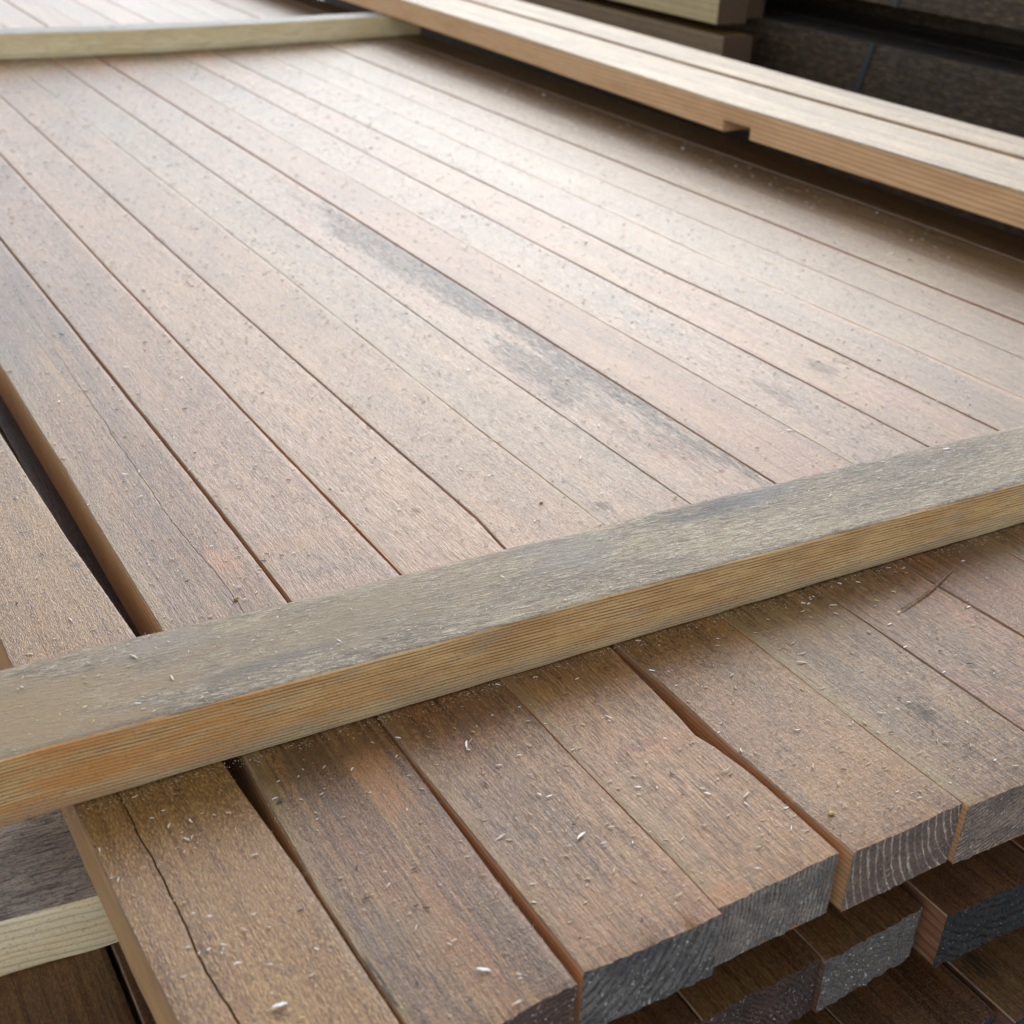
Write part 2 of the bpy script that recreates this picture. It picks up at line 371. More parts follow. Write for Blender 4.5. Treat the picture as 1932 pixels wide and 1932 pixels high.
T(R0, L1, (.383, .3865), dict(c1=(0.299, 0.186, 0.090), c2=(0.175, 0.098, 0.060), c3=(0.258, 0.108, 0.052), red=.5, orange=.35, speck=.5, fuzz=.3, gray=.35, lines=1.9, moss=(.75, 0),
  spots=[(.025, .60, .018, .06, .6, (.38, .185, .075)), (.0, .63, .05, .022, .6, (.13, .085, .065)), (-.02, .60, .02, .05, .4, (.12, .10, .08)),
         (.028, .90, .02, .03, .6, (.46, .21, .10)), (-.048, .44, .0045, .03, .95, (.03, .035, .035)), (-.03, .47, .03, .02, .5, (.15, .12, .095)),
         (-.01, .99, .05, .05, .35, (.17, .11, .085))]),
  FRESH3, E_BROWN, 'streaky brown plank right of the wide open gap, with an orange patch below the batten',
  cracks=[dict(pts=[(.38, .239), (.527, .2402), (.584, .2445), (.6283, .2392), (.66, .2395), (.8, .2665), (.849, .2697), (.95, .2655), (1.02, .2628), (1.36, .2680), (1.8, .272), (5.6, .27)],
               w=[(.38, .0001), (.52, .0002), (.56, .0007), (.64, .0006), (.68, .0001), (.8, .0005), (1.1, .0006), (1.36, .0004), (1.5, .0001), (9, .0001)],
               d=[(.38, 0), (.53, 0), (.56, .003), (.64, .003), (.68, 0), (.78, .002), (1.3, .002), (1.45, 0), (9, 0)])])
T(R1, L2, (.3895, .3865), dict(knots=[(.02, 1.72, .010, .014, .8), (-.02, 1.35, .006, .008, .6)], c1=(0.319, 0.181, 0.099), c2=(0.206, 0.118, 0.067), c3=(0.309, 0.132, 0.073), red=.45, orange=.3, speck=.6, fuzz=.4, gray=.3, moss=(.45, .0),
  spots=[(.0, .90, .05, .025, .55, (.36, .20, .10)), (-.005, .42, .05, .03, .45, (.36, .20, .11)), (.0, .82, .05, .012, .6, (.23, .13, .065)),
         (.01, .62, .05, .02, .45, (.17, .10, .075)), (-.02, 2.5, .05, .08, .3, (.30, .22, .18)), (.0, 2.05, .03, .03, .5, (.42, .22, .10))]),
  FRESH, E_DARK, 'brown plank with a charcoal end grain and a chipped front corner',
  chips=[(.380, .005, .0022), (.352, .004, .0015)])
T(R2, L3, (.391, .3905), dict(c1=(.40, .245, .135), c2=(.33, .20, .11), c3=(0.330, 0.147, 0.073), red=.2, orange=.15, speck=.55, fuzz=.35, gray=.2, ridge=.6, lines=.5, knots=[(-.002, .535, .016, .010, .9), (.03, .62, .006, .006, .6)], moss=(.55, 0),
  spots=[(.02, .53, .035, .012, .65, (.40, .18, .085)), (.0, .535, .03, .004, .7, (.24, .085, .05)), (-.035, .40, .02, .012, .6, (.42, .20, .08)), (-.035, .46, .016, .07, .4, (.20, .17, .12)),
         (.01, 1.15, .035, .03, .35, (.45, .26, .13)), (.0, .64, .05, .018, .45, (.19, .10, .07))]),
  FRESH, E_FINE, 'ridged brown plank with fine raised grain lines and a reddish knot mark', arris=0,
  nicks=[(.527, .0016, .014, 1)])
T(R3, L35, (.3862, .3841), dict(knots=[(.01, 1.62, .012, .016, .7)], c1=(0.371, 0.221, 0.107), c2=(0.237, 0.142, 0.073), c3=(0.288, 0.147, 0.082), red=.4, orange=.2, speck=.6, fuzz=.35, gray=.25, lines=.6, moss=(0, .35),
  spots=[(.0, .44, .05, .05, .4, (.42, .26, .13)), (-.02, 1.2, .04, .06, .4, (.25, .14, .11)), (.0, 1.05, .04, .02, .5, (.20, .105, .08))]),
  FRESH2, E_ARC, 'sandy brown plank ending in pale curved rings beside the open slot')
T(R35, L4, (.3806, .375), dict(c1=(0.330, 0.216, 0.112), c2=(0.216, 0.147, 0.086), c3=(0.278, 0.147, 0.086), red=.3, orange=.15, speck=.75, fuzz=.45, gray=.5, moss=(.9, 0),
  spots=[(-.02, .5, .03, .07, .4, (.17, .145, .105)), (.0, .47, .010, .022, .8, (.04, .034, .03)), (-.02, .56, .012, .06, .5, (.09, .075, .055)), (.01, .60, .05, .04, .35, (.42, .30, .19)), (-.03, .835, .008, .010, .8, (.06, .04, .025)),
         (.0, 1.0, .03, .03, .35, (.20, .12, .09))]),
  FRESH, E_FUR, 'mildewed brown plank with a mossy seam and a rough furry end', arris=0)
T(R4, L5, (.372, .370), dict(c1=(0.350, 0.221, 0.129), c2=(0.247, 0.152, 0.095), c3=(0.371, 0.167, 0.112), red=.55, orange=.15, speck=.85, fuzz=.4, gray=.3,
  spots=[(.044, 1.22, .034, .62, .85, (.018, .018, .019)), (-.01, 1.12, .040, .16, .7, (.03, .03, .03)), (.03, 1.60, .055, .42, .85, (.025, .027, .028)), (-.01, 1.0, .03, .10, .5, (.07, .06, .055)), (.01, .91, .035, .07, .6, (.07, .055, .045)), (-.03, 1.06, .026, .035, .9, (.06, .06, .065)),
         (-.02, .88, .03, .03, .65, (.34, .17, .11)), (-.02, 1.0, .02, .04, .4, (.32, .18, .11))]),
  FRESH, E_FUR, 'pinkish brown plank with a long black stain along its right edge')
T(R5, L55, .372, dict(c1=(0.360, 0.211, 0.116), c2=(0.268, 0.147, 0.086), c3=(0.371, 0.167, 0.095), red=.4, orange=.35, speck=.45, fuzz=.25, gray=.2, lines=1.4,
  spots=[(-.02, 1.05, .025, .22, .6, (.38, .21, .11)), (.03, .62, .03, .1, .5, (.15, .13, .11))]),
  FRESH, E_FUR, 'smooth orange tinted plank beside the black stained one')
T(R55, L6, .372, dict(c1=(0.309, 0.206, 0.120), c2=(0.227, 0.142, 0.086), c3=(0.309, 0.167, 0.103), red=.35, orange=.12, speck=.75, fuzz=.35, gray=.55, moss=(.55, 0),
  spots=[(.0, 1.25, .025, .14, .6, (.08, .07, .06)), (.0, .96, .02, .05, .6, (.07, .06, .05)), (.01, 1.6, .05, .2, .3, (.16, .155, .14))]),
  FRESH, E_FUR, 'grey smudged brown plank fourth from the raised beams', arris=0)
T(R6, L7, .37, dict(knots=[(.02, 1.9, .010, .02, .6)], c1=(0.371, 0.235, 0.138), c2=(0.278, 0.176, 0.103), c3=(0.433, 0.206, 0.146), red=.6, orange=.12, speck=.5, fuzz=.3, gray=.35, lines=1.1,
  spots=[(.0, 1.0, .014, .035, .7, (.06, .055, .05)), (-.035, 1.2, .012, .3, .6, (.42, .25, .19))]),
  FRESH, E_FUR, 'pink edged plank with a small grey smudge near the batten')
T(R7, L75, .37, dict(c1=(0.319, 0.230, 0.146), c2=(0.227, 0.167, 0.112), c3=(0.309, 0.186, 0.129), red=.25, orange=.08, speck=.4, fuzz=.25, gray=.5, ridge=.5,
  spots=[(.043, 1.2, .006, .5, .9, (.52, .31, .26))]),
  FRESH, E_FUR, 'grey lined plank with a pink strip down its right side')
T(R75, L8, .37, dict(c1=(0.309, 0.230, 0.129), c2=(0.227, 0.171, 0.099), c3=(0.278, 0.176, 0.112), red=.2, orange=.08, speck=.75, fuzz=.4, gray=.5, moss=(.95, .2),
  spots=[(.0, 1.9, .04, .2, .35, (.40, .36, .28))]),
  FRESH, E_FUR, 'greenish weathered plank right of the pink strip', arris=0)
T(R8, L9, .37, dict(knots=[(.0, 2.45, .016, .03, .8)], c1=(0.319, 0.240, 0.150), c2=(0.247, 0.181, 0.120), c3=(0.309, 0.186, 0.120), red=.25, orange=.08, speck=.6, fuzz=.3, gray=.5,
  spots=[(.0, 2.6, .05, .1, .4, (.36, .26, .14))]),
  FRESH, E_FUR, 'dull grey brown plank with a faint knot under the far batten', arris=0)
T(R9, L10, .37, dict(c1=(0.340, 0.265, 0.181), c2=(0.258, 0.196, 0.138), c3=(0.309, 0.206, 0.146), red=.2, orange=.05, speck=.5, fuzz=.25, gray=.4),
  FRESH, E_FUR, 'pale grey plank, second from the raised beams', zoff=[(0, .0015), (9, .0015)])
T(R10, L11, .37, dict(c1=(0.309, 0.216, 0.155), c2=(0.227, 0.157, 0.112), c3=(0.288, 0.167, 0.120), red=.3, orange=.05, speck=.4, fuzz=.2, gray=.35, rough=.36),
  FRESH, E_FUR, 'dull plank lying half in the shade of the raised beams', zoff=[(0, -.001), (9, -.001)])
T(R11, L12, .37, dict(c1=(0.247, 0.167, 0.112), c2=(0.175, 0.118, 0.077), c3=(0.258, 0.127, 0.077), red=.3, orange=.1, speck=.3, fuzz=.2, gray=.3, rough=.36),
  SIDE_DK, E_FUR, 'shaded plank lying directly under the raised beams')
PL = []
for i, (a, k) in enumerate(TOP):
    left, right, y0, mk, side, end, lab = a
    ym = min(y0) if isinstance(y0, tuple) else y0
    m = wood_top('weathered_wood_%02d' % i, yoff=ym, **mk)
    o = plank('plank', left, right, y0, Y1, mats=[m, side, end], **k)
    tag(o, lab, 'plank', 'planks of the top layer'); PL.append((o, left, right, lab))

# ------------------------------------------------------------------ battens (stickers), long axis = X
def batten(name, x0, x1, fy, by, ztop_f, ztop_b, zbot, mats, step=.01, seed=1, rag=.0008):
    """fy, by, ztop_*: polylines over x for the front / back arris"""
    vs = []; fs = []; fm = []; uvv = []
    n = int((x1-x0)/step)+1; xs = [x0+(x1-x0)*i/n for i in range(n+1)]
    prof = [0, .012, .06, .2, .4, .6, .8, .94, .988, 1]
    rows = []
    for x in xs:
        a, c = interp(fy, x), interp(by, x); za, zc = interp(ztop_f, x), interp(ztop_b, x)
        row = []
        for t in prof:
            e = min(t, 1-t); y = a+(c-a)*t+(wob(x, seed+t*3, rag, 30) if e < .02 else 0)
            z = za+(zc-za)*t-(.0016 if e < .006 else .0004 if e < .02 else 0)+wob(x+t, seed*1.3, .0006, 12)
            row.append(len(vs)); vs.append((x, y, z)); uvv.append((t, x))
        # front face going down, lightly bowed
        for k, t in enumerate((.02, .15, .4, .7, .93, 1)):
            z = za-.0016+(zbot-za+.0016)*t
            y = a+(.0 if k < 5 else .0012)+wob(x+k*.37, seed*2.1, .0007, 26)
            row.insert(0, len(vs)); vs.append((x, y, z)); uvv.append((-t, x))
        vs.append((x, c, zbot)); uvv.append((2, x)); row.append(len(vs)-1)
        rows.append(row)
    m = len(rows[0])
    for a, b_ in zip(rows, rows[1:]):
        for i in range(m-1):
            fs.append((a[i], b_[i], b_[i+1], a[i+1])); fm.append(1 if i < 7 else 0 if i < m-2 else 1)
        fs.append((a[m-1], b_[m-1], b_[0], a[0])); fm.append(1)
    fs.append(tuple(rows[0])); fm.append(2); fs.append(tuple(reversed(rows[-1]))); fm.append(2)
    me = D.meshes.new(name)
    ox, oy = x0, interp(fy, x0)
    me.from_pydata([(x-ox, y-oy, z-zbot) for x, y, z in vs], [], fs)
    uvl = me.uv_layers.new(name='UVMap')
    for lp in me.loops: uvl.data[lp.index].uv = uvv[lp.vertex_index]
    for p, q in zip(me.polygons, fm): p.material_index = q; p.use_smooth = True
    me.update()
    try:
        me.set_sharp_from_angle(angle=math.radians(50))
    except Exception: pass
    return link(name, me, mats, (ox, oy, zbot))

def batten_top(name, c1=(.37, .275, .155), c2=(.21, .155, .095), c3=(.37, .24, .11), skew=.35, spots=(), rough=.55, warm=.4, contrast=1.):
    b = NB(name); xyz = b.sep(b.obj)
    # fibres run along X, slightly skewed
    p = b.comb(b.math('ADD', xyz[0], b.math('MULTIPLY', xyz[1], -skew)), b.math('ADD', xyz[1], b.math('MULTIPLY', xyz[0], skew*.35)), xyz[2])
    c = b.mix(b.ramp(b.noise((7, 26, 20), 4, .6, rnd()), .36, .62), c1, c2)
    c = b.mix(b.math('MULTIPLY', b.ramp(b.noise((5, 20, 20), 4, .65, rnd()), .5, .66), warm), c, c3)
    st = b.noise((55, 520, 300), 5, .7, rnd(), .6, p)
    c = b.mix(b.ramp(st, .47, .58, 0, .75*contrast), c, b.mix(1, c, (.38, .36, .36), 'MULTIPLY'))
    st2 = b.noise((90, 700, 300), 3, .65, rnd(), .9, p)
    c = b.mix(b.ramp(st2, .52, .62, 0, .55), c, (.62, .54, .38))
    f = b.noise((500, 640, 400), 3, .65, rnd(), .5)
    c = b.mix(b.ramp(f, .52, .62, 0, .6), c, (.075, .065, .058))
    wn = b.noise((22, 60, 55), 4, .65, rnd())
    for (sx, sy, rx, ry, stg, sc) in spots:
        d = b.vmath('LENGTH', b.vmath('DIVIDE', b.vmath('SUBTRACT', b.obj, (sx, sy, .04)), (rx, ry, 1)), (0, 0, 0))
        d = b.math('ADD', d, b.math('MULTIPLY', b.math('SUBTRACT', wn, .5), 2.4))
        c = b.mix(b.math('MULTIPLY', b.ramp(d, .3, 1.2, 1, 0), stg), c, sc)
    h = b.math('ADD', b.math('ADD', b.math('MULTIPLY', st, 1.4), st2), b.math('MULTIPLY', f, .7))
    return b.fin(c, rough, b.bump(h, .7, .0013), .4)
def batten_face(name, c1=(.74, .45, .18), c2=(.60, .33, .12), dark=(.19, .085, .035), gray=(.38, .32, .22), sp=.0027, lowgray=.45, contrast=.8, leftorange=True, tilt=.02):
    b = NB(name); xyz = b.sep(b.obj)
    c = b.mix(b.ramp(b.noise((9, 30, 34), 4, .6, rnd()), .38, .62), c1, c2)
    ph = b.math('ADD', b.math('MULTIPLY', b.math('ADD', xyz[2], b.math('MULTIPLY', xyz[0], tilt)), 2*math.pi/sp), b.math('MULTIPLY', b.noise((5, 10, 34), 3, .5, rnd()), 13))
    g_ = b.ramp(b.math('SINE', ph), .0, .8)
    brk = b.ramp(b.noise((28, 50, 260), 3, .6, rnd()), .34, .58, .15, 1)
    c = b.mix(b.math('MULTIPLY', b.math('MULTIPLY', g_, brk), contrast), c, dark)
    if leftorange:
        c = b.mix(b.math('MULTIPLY', b.ramp(b.noise((12, 30, 60), 3, .6, rnd()), .42, .62), b.ramp(xyz[0], .15, .55, .95, 0)), c, (.60, .25, .065))
    # greyed strip along the foot and on the right half
    low = b.ramp(b.math('ADD', xyz[2], b.math('MULTIPLY', b.noise((14, 10, 90), 4, .6, rnd()), .02)), .012, .028, 1, 0)
    c = b.mix(b.math('MULTIPLY', low, lowgray), c, gray)
    c = b.mix(b.ramp(b.noise((20, 40, 90), 5, .7, rnd()), .52, .7, 0, .45), c, gray)
    f = b.noise((480, 400, 640), 3, .65, rnd(), .5)
    c = b.mix(b.ramp(f, .56, .70, 0, .5), c, (.08, .05, .035))
    h = b.math('ADD', b.math('MULTIPLY', g_, -1.0), b.math('MULTIPLY', f, 1.1))
    return b.fin(c, .6, b.bump(h, .6, .001), .35)

E_BAT = wood_end('batten_end_grain', (.22, .17, .11), (.12, .085, .05), .02, -.05, .004, .2, .6, .2, (.12, .09, .06))
BT = batten_top('greyed_batten_top', spots=[(.15, .03, .16, .07, .95, (.27, .175, .08)), (.40, .05, .20, .05, .5, (.27, .19, .10)), (.78, .055, .045, .012, .9, (.07, .065, .06)), (.45, .04, .07, .03, .5, (.25, .185, .10)), (.30, .075, .05, .015, .5, (.22, .19, .16)), (.82, .055, .05, .016, .65, (.15, .14, .135)), (.62, .05, .05, .03, .4, (.19, .18, .165)), (.36, .018, .05, .008, .55, (.12, .10, .085))])
BF = batten_face('orange_batten_face')
fy = [(-.12, .662), (.0897, .6585), (.18, .6545), (.38, .6468), (.63, .6377), (.943, .6255), (2.1, .583)]
by = [(-.12, .768), (.077, .7585), (.1675, .7555), (.266, .7475), (.4355, .7408), (.708, .7297), (.866, .7222), (1.048, .7115), (2.1, .67)]
zt = [(-.12, .0535), (.05, .0525), (.18, .0512), (.38, .0495), (.63, .0482), (.95, .0465), (2.1, .048)]
zb = [(-.12, .050), (.5, .0485), (2.1, .0475)]
o = batten('batten', -.12, 2.08, fy, by, zt, zb, .0012, [BT, BF, E_BAT], seed=3)
tag(o, 'thick batten with orange lined front lying across the planks in the foreground', 'batten', 'battens laid across the planks')
BT2 = batten_top('pale_batten_top', (.42, .40, .34), (.30, .29, .26), (.45, .38, .26))
BF2 = batten_face('cream_batten_face', (.95, .73, .41), (.84, .62, .31), (.36, .26, .12), (.42, .37, .26), .009, .3, .35, False)
o = batten('batten', .38, 1.73, [(.38, 3.30), (.9, 3.274), (1.28, 3.297), (1.73, 3.345)], [(.38, 3.375), (1.14, 3.365), (1.73, 3.42)],
           [(.38, .060), (1.73, .055)], [(.38, .060), (1.73, .055)], .0012, [BT2, BF2, E_BAT], step=.03, seed=8)
tag(o, 'cream batten lying across the far planks, its end under the raised beams', 'batten', 'battens laid across the planks')
# battens between the lower layers
BT3 = batten_top('coarse_weathered_top', (.56, .42, .29), (.36, .26, .18), (.48, .35, .23), .25, (), .6, .3, 1.5)
BF3 = batten_face('whitish_batten_face', (.95, .74, .44), (.90, .66, .36), (.60, .43, .22), (.74, .60, .42), .006, .2, .3, False, .05)
o = batten('batten', -.25, 1.95, [(-.25, .662), (.037, .6375), (.093, .630), (1.95, .59)], [(-.25, .76), (.05, .735), (1.95, .69)],
           [(-.25, -.0535), (1.95, -.0535)], [(-.25, -.0535), (1.95, -.0535)], -.0995, [BT3, BF3, E_BAT], seed=5)
tag(o, 'batten with cracked grey top and cream side, squeezed between the two plank layers', 'batten', 'battens between the layers')
for k in (1, 2):
    o = batten('batten', -.25, 1.95, [(-.25, .66), (1.95, .60)], [(-.25, .75), (1.95, .69)], [(0, -.0535-.1*k), (1, -.0535-.1*k)], [(0, -.0535-.1*k), (1, -.0535-.1*k)],
               -.0995-.1*k, [BT3, BF3, E_BAT], seed=5+k, step=.05)
    tag(o, ('batten in deep shade between the second and third plank layers', 'batten in deep shade below the third plank layer')[k-1], 'batten', 'battens between the layers')

# ------------------------------------------------------------------ second and third layers
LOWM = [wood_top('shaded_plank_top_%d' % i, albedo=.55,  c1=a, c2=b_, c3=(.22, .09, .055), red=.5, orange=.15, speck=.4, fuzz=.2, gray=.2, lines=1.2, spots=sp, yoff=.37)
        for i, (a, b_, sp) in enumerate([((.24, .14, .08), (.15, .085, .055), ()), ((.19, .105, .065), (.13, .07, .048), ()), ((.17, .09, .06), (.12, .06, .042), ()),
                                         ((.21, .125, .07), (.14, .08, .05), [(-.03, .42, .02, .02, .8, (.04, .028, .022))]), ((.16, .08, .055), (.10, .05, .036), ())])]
E_L2 = wood_end('end_grain_sooty', (0.111, 0.103, 0.099), (0.021, 0.020, 0.019), .10, .26, .0045, .9, .25, .9, (.09, .09, .095))
E_L2b = wood_end('end_grain_reddish', (0.076, 0.045, 0.036), (0.019, 0.011, 0.009), -.05, -.09, .004, .3, .8, .7, (.03, .022, .02))
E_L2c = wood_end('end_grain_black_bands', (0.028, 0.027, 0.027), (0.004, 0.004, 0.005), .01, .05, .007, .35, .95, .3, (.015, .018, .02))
def col(x0, x1, s=0): return [(0, x0), (6, x0+s)], [(0, x1), (6, x1+s)]
l2 = [(-.13, -.011, .36, 0, 'lower plank seen at the far left edge under the cream batten'), (-.0095, .0945, .36, 0, 'brown lower plank in front of the cream batten, left of the dark slot'),
      (.0985, .20, .40, 1, 'dark lower plank beneath the cracked ochre plank'), (.2015, .302, .395, 2, 'lower plank under the streaky brown plank'),
      (.3035, .4035, .392, 2, 'lower plank under the charcoal end grain, beside a thin seam'), (.4055, .5065, .391, 3, 'lower plank with reddish end below the ridged plank'),
      (.508, .6035, (.3885, .3895), 3, 'lower plank with two torn knots and a sooty end'), (.6115, .7105, (.3755, .370), 4, 'lower plank with black banded end, beyond the orange slot')]
for i, (a, c, y0, mi, lab) in enumerate(l2):
    l, r = col(a, c)
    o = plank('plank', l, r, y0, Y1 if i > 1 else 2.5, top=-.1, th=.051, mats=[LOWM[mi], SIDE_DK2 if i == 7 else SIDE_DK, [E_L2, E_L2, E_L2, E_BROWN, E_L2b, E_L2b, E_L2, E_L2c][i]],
              rag=.004 if i in (5, 6, 7) else .002, chips=())
    tag(o, lab, 'plank', 'planks of the second layer')
for i in range(9):
    a = .714+.1025*i; l, r = col(a, a+.1)
    if i > 2: break
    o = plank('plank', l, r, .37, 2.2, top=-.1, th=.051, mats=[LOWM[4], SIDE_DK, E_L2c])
    tag(o, ['second layer plank right of the black banded end', 'second layer plank two along from the black banded end', 'second layer plank three along from the black banded end'][i], 'plank', 'planks of the second layer')
for i, (a, c, y0, lab) in enumerate([(.30, .402, .37, 'third layer plank deep in shade at the bottom edge'), (.452, .5515, .36, 'third layer plank below the torn knots, left one'), (.5535, .6625, .348, 'dark third layer plank with a pale arris at the lower right'),
                                (.6675, .768, .335, 'third layer plank in the lower right corner'), (.771, .872, .33, 'third layer plank at the right edge, almost black')]):
    l, r = col(a, c)
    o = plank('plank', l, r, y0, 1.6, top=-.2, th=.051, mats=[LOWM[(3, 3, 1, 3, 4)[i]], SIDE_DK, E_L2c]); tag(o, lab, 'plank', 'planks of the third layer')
for k, zz in enumerate((-.30,)):
    for i in range(7):
        a = .25+.103*i; l, r = col(a, a+.1)
        o = plank('plank', l, r, .36, 1.3, top=zz, th=.051, mats=[LOWM[4], SIDE_DK, E_L2c]); tag(o, 'buried plank of the %s layer, in deep shade' % ('fourth', 'fifth')[k], 'plank', 'buried planks of the %s layer' % ('fourth', 'fifth')[k])

# ------------------------------------------------------------------ raised beams (two planks on the battens)
def beam(name, xl, xr, y0, y1, z0, z1, mats, notch=None, seed=1):
    vs = []; fs = []; fm = []; uvv = []
    ys = [y0]
    while ys[-1] < y1: ys.append(min(ys[-1]+(.03 if ys[-1] < 2.6 else .1), y1))
    if notch: ys = sorted(set(ys) | {notch[0]-1e-4, notch[0], notch[1], notch[1]+1e-4})
    rows = []
    def zof(z): return z
    for y in ys:
        a, c = interp(xl, y), interp(xr, y); zb_ = interp(z0, y)
        if notch and notch[0] <= y <= notch[1]: zb_ += notch[2]
        zt_ = interp(z1, y)
        P = [(a+.002, zb_), (a, zb_+.002), (a+wob(y, seed, .0006), (zb_+zt_)/2), (a, zt_-.0025), (a+.0025, zt_), ((a+c)/2, zt_+wob(y, seed+.3, .0006)), (c-.0025, zt_), (c, zt_-.0025), (c, zb_)]
        rows.append([len(vs)+i for i in range(len(P))])
        for i, (x, z) in enumerate(P): vs.append((x-a if False else x, y, z)); uvv.append((i/8, y))
    m = 9
    for r0, r1 in zip(rows, rows[1:]):
        for i in range(m):
            j = (i+1) % m; fs.append((r0[j], r0[i], r1[i], r1[j])); fm.append(0 if 3 <= i <= 6 else 1)
    fs.append(tuple(rows[0])); fm.append(2); fs.append(tuple(reversed(rows[-1]))); fm.append(2)
    me = D.meshes.new(name); L = (interp(xl, y0), y0, interp(z0, y0))
    me.from_pydata([(x-L[0], y-L[1], z-L[2]) for x, y, z in vs], [], fs)
    uvl = me.uv_layers.new(name='UVMap')
    for lp in me.loops: uvl.data[lp.index].uv = uvv[lp.vertex_index]
    for p, q in zip(me.polygons, fm): p.material_index = q
    me.update(); return link(name, me, mats, L)
BM = wood_top('bleached_beam_top', albedo=1, c1=(.33, .31, .27), c2=(.22, .21, .19), c3=(.33, .26, .19), red=.2, orange=0, speck=.5, fuzz=.3, gray=.3, lines=1.6, rough=.45, spec=.4)
BS = wood_side('orange_beam_side', (.76, .44, .21), (.50, .24, .095), .05, .0085)
BS2 = wood_side('ochre_beam_side', (.42, .26, .10), (.28, .165, .06), 0, .006)
ZB = [(0, .049), (.9, .049), (1.9, .050), (3.3, .0565), (5.6, .0565)]
ZT = [(0, .1015), (1.9, .1025), (3.3, .1085), (5.6, .108)]
o = beam('beam', [(.4, 1.62), (1.18, 1.6165), (1.86, 1.605), (2.76, 1.622), (5.6, 1.63)], [(.4, 1.771), (1.36, 1.783), (2.1, 1.778), (5.6, 1.796)], .45, 5.5, ZB, ZT, [BM, BS, E_BAT], notch=(1.792, 1.868, .021), seed=4)
tag(o, 'front raised beam with an orange side and a square notch in its underside', 'beam', 'beams raised on the battens')
o = beam('beam', [(.4, 1.797), (1.36, 1.801), (2.1, 1.797), (5.6, 1.815)], [(.4, 1.915), (1.44, 1.919), (2.17, 1.923), (5.6, 1.97)], .43, 5.5, ZB, ZT, [BM, BS2, E_BAT], seed=6)
tag(o, 'rear raised beam lying against the notched one', 'beam', 'beams raised on the battens')

# ------------------------------------------------------------------ timber stacks beyond the beams
def box(name, x0, x1, y0, y1, z0, z1, mats, bev=.002):
    vs = []; fs = []
    P = [(x0+bev, z0), (x0, z0+bev), (x0, z1-bev), (x0+bev, z1), (x1-bev, z1), (x1, z1-bev), (x1, z0+bev), (x1-bev, z0)]
    for y in (y0, y1): vs += [(x-x0, y-y0, z-z0) for x, z in P]
    for i in range(8):
        j = (i+1) % 8; fs.append((j, i, i+8, j+8))
    fs.append(tuple(range(8))); fs.append(tuple(reversed(range(8, 16))))
    me = D.meshes.new(name); me.from_pydata(vs, [], fs)
    uvl = me.uv_layers.new(name='UVMap')
    for lp in me.loops: v = vs[lp.vertex_index]; uvl.data[lp.index].uv = (v[0]/max(x1-x0, .01), v[1])
    for k, p in enumerate(me.polygons): p.material_index = 0 if k in (3,) else 1 if k < 8 else 2
    me.update(); return link(name, me, mats, (x0, y0, z0))
YT = wood_top('yellow_timber_top', c1=(.34, .25, .12), c2=(.28, .20, .10), speck=.2, red=.1, orange=.05)
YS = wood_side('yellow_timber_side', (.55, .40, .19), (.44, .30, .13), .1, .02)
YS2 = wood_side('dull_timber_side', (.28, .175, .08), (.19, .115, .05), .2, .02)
DS = wood_side('shade_dark_timber_side', (.050, .025, .008), (.026, .013, .005), .2, .02)  # dirty brown wood, darkened further to paint in the stack's backlit shade
DT = wood_side('shade_dark_timber_top', (.03, .02, .012), (.02, .013, .008), .4, .02)  # near-black top: the shade of the gap is put into the colour
E_Y = wood_end('timber_end_greyed', (.11, .066, .036), (.075, .044, .024), .05, -.05, .006, .2, .5, .1, (.08, .065, .055))
names = [(2.30, 2.75, .087, .20, YS, 'yellow timber at the top of the photo, greyed end showing'), (2.30, 2.715, -.045, .062, YS2, 'dull timber below the yellow one, behind the raised beams'),
         (2.30, 2.55, -.15, -.052, YS2, 'lowest visible timber of the far yellow stack')]
for (x, y, z0, z1, m, lab) in names:
    tag(box('timber', x, x+.10, y, 6.5, z0, z1, [YT, m, E_Y]), lab, 'timber', 'timbers of the far yellow stack')
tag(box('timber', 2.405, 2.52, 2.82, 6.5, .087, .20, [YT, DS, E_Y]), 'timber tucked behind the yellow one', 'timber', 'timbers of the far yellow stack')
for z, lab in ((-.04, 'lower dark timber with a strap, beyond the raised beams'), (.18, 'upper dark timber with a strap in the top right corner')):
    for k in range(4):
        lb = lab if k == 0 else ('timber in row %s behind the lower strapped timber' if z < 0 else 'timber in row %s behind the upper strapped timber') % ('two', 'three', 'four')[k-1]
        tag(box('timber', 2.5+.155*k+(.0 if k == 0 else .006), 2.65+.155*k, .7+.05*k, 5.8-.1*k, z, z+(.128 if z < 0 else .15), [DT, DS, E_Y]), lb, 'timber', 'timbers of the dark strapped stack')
for k in range(2):
    tag(box('timber', 2.5, 3.1, .72, 5.8, -.62+.29*k, -.62+.29*k+.28, [YT, DS, E_Y]), ('bottom', 'middle')[k]+' pack beneath the dark strapped timbers', 'timber pack', 'packs under the strapped timbers')
tag(box('light_blocker', 2.86, 2.96, .8, 5.6, .0895, .179, [YT, DS, E_Y]), 'added hidden timber blocking light in the gap between the strapped timbers', 'light_blocker')  # hidden timber added to keep light from showing through the gap
STRAP = NB('green_strap_plastic').fin((.035, .04, .032), .6)
def strap(y, z0, z1, lab, slope):
    vs = []; fs = []
    for k, (yy, z) in enumerate(((y, z0), (y+slope, z1))):
        for dy in (0, .016): vs += [(2.4975, yy+dy, z), (2.4955, yy+dy, z)]
    vs = [(x-2.4955, yy-y, z-z0) for x, yy, z in vs]
    fs = [(1, 3, 7, 5), (0, 4, 6, 2), (0, 1, 5, 4), (2, 6, 7, 3), (4, 5, 7, 6), (0, 2, 3, 1)]
    me = D.meshes.new('strap'); me.from_pydata(vs, [], fs); o = link('strap', me, [STRAP], (2.4955, y, z0)); tag(o, lab, 'strap', 'plastic straps on the dark stack')
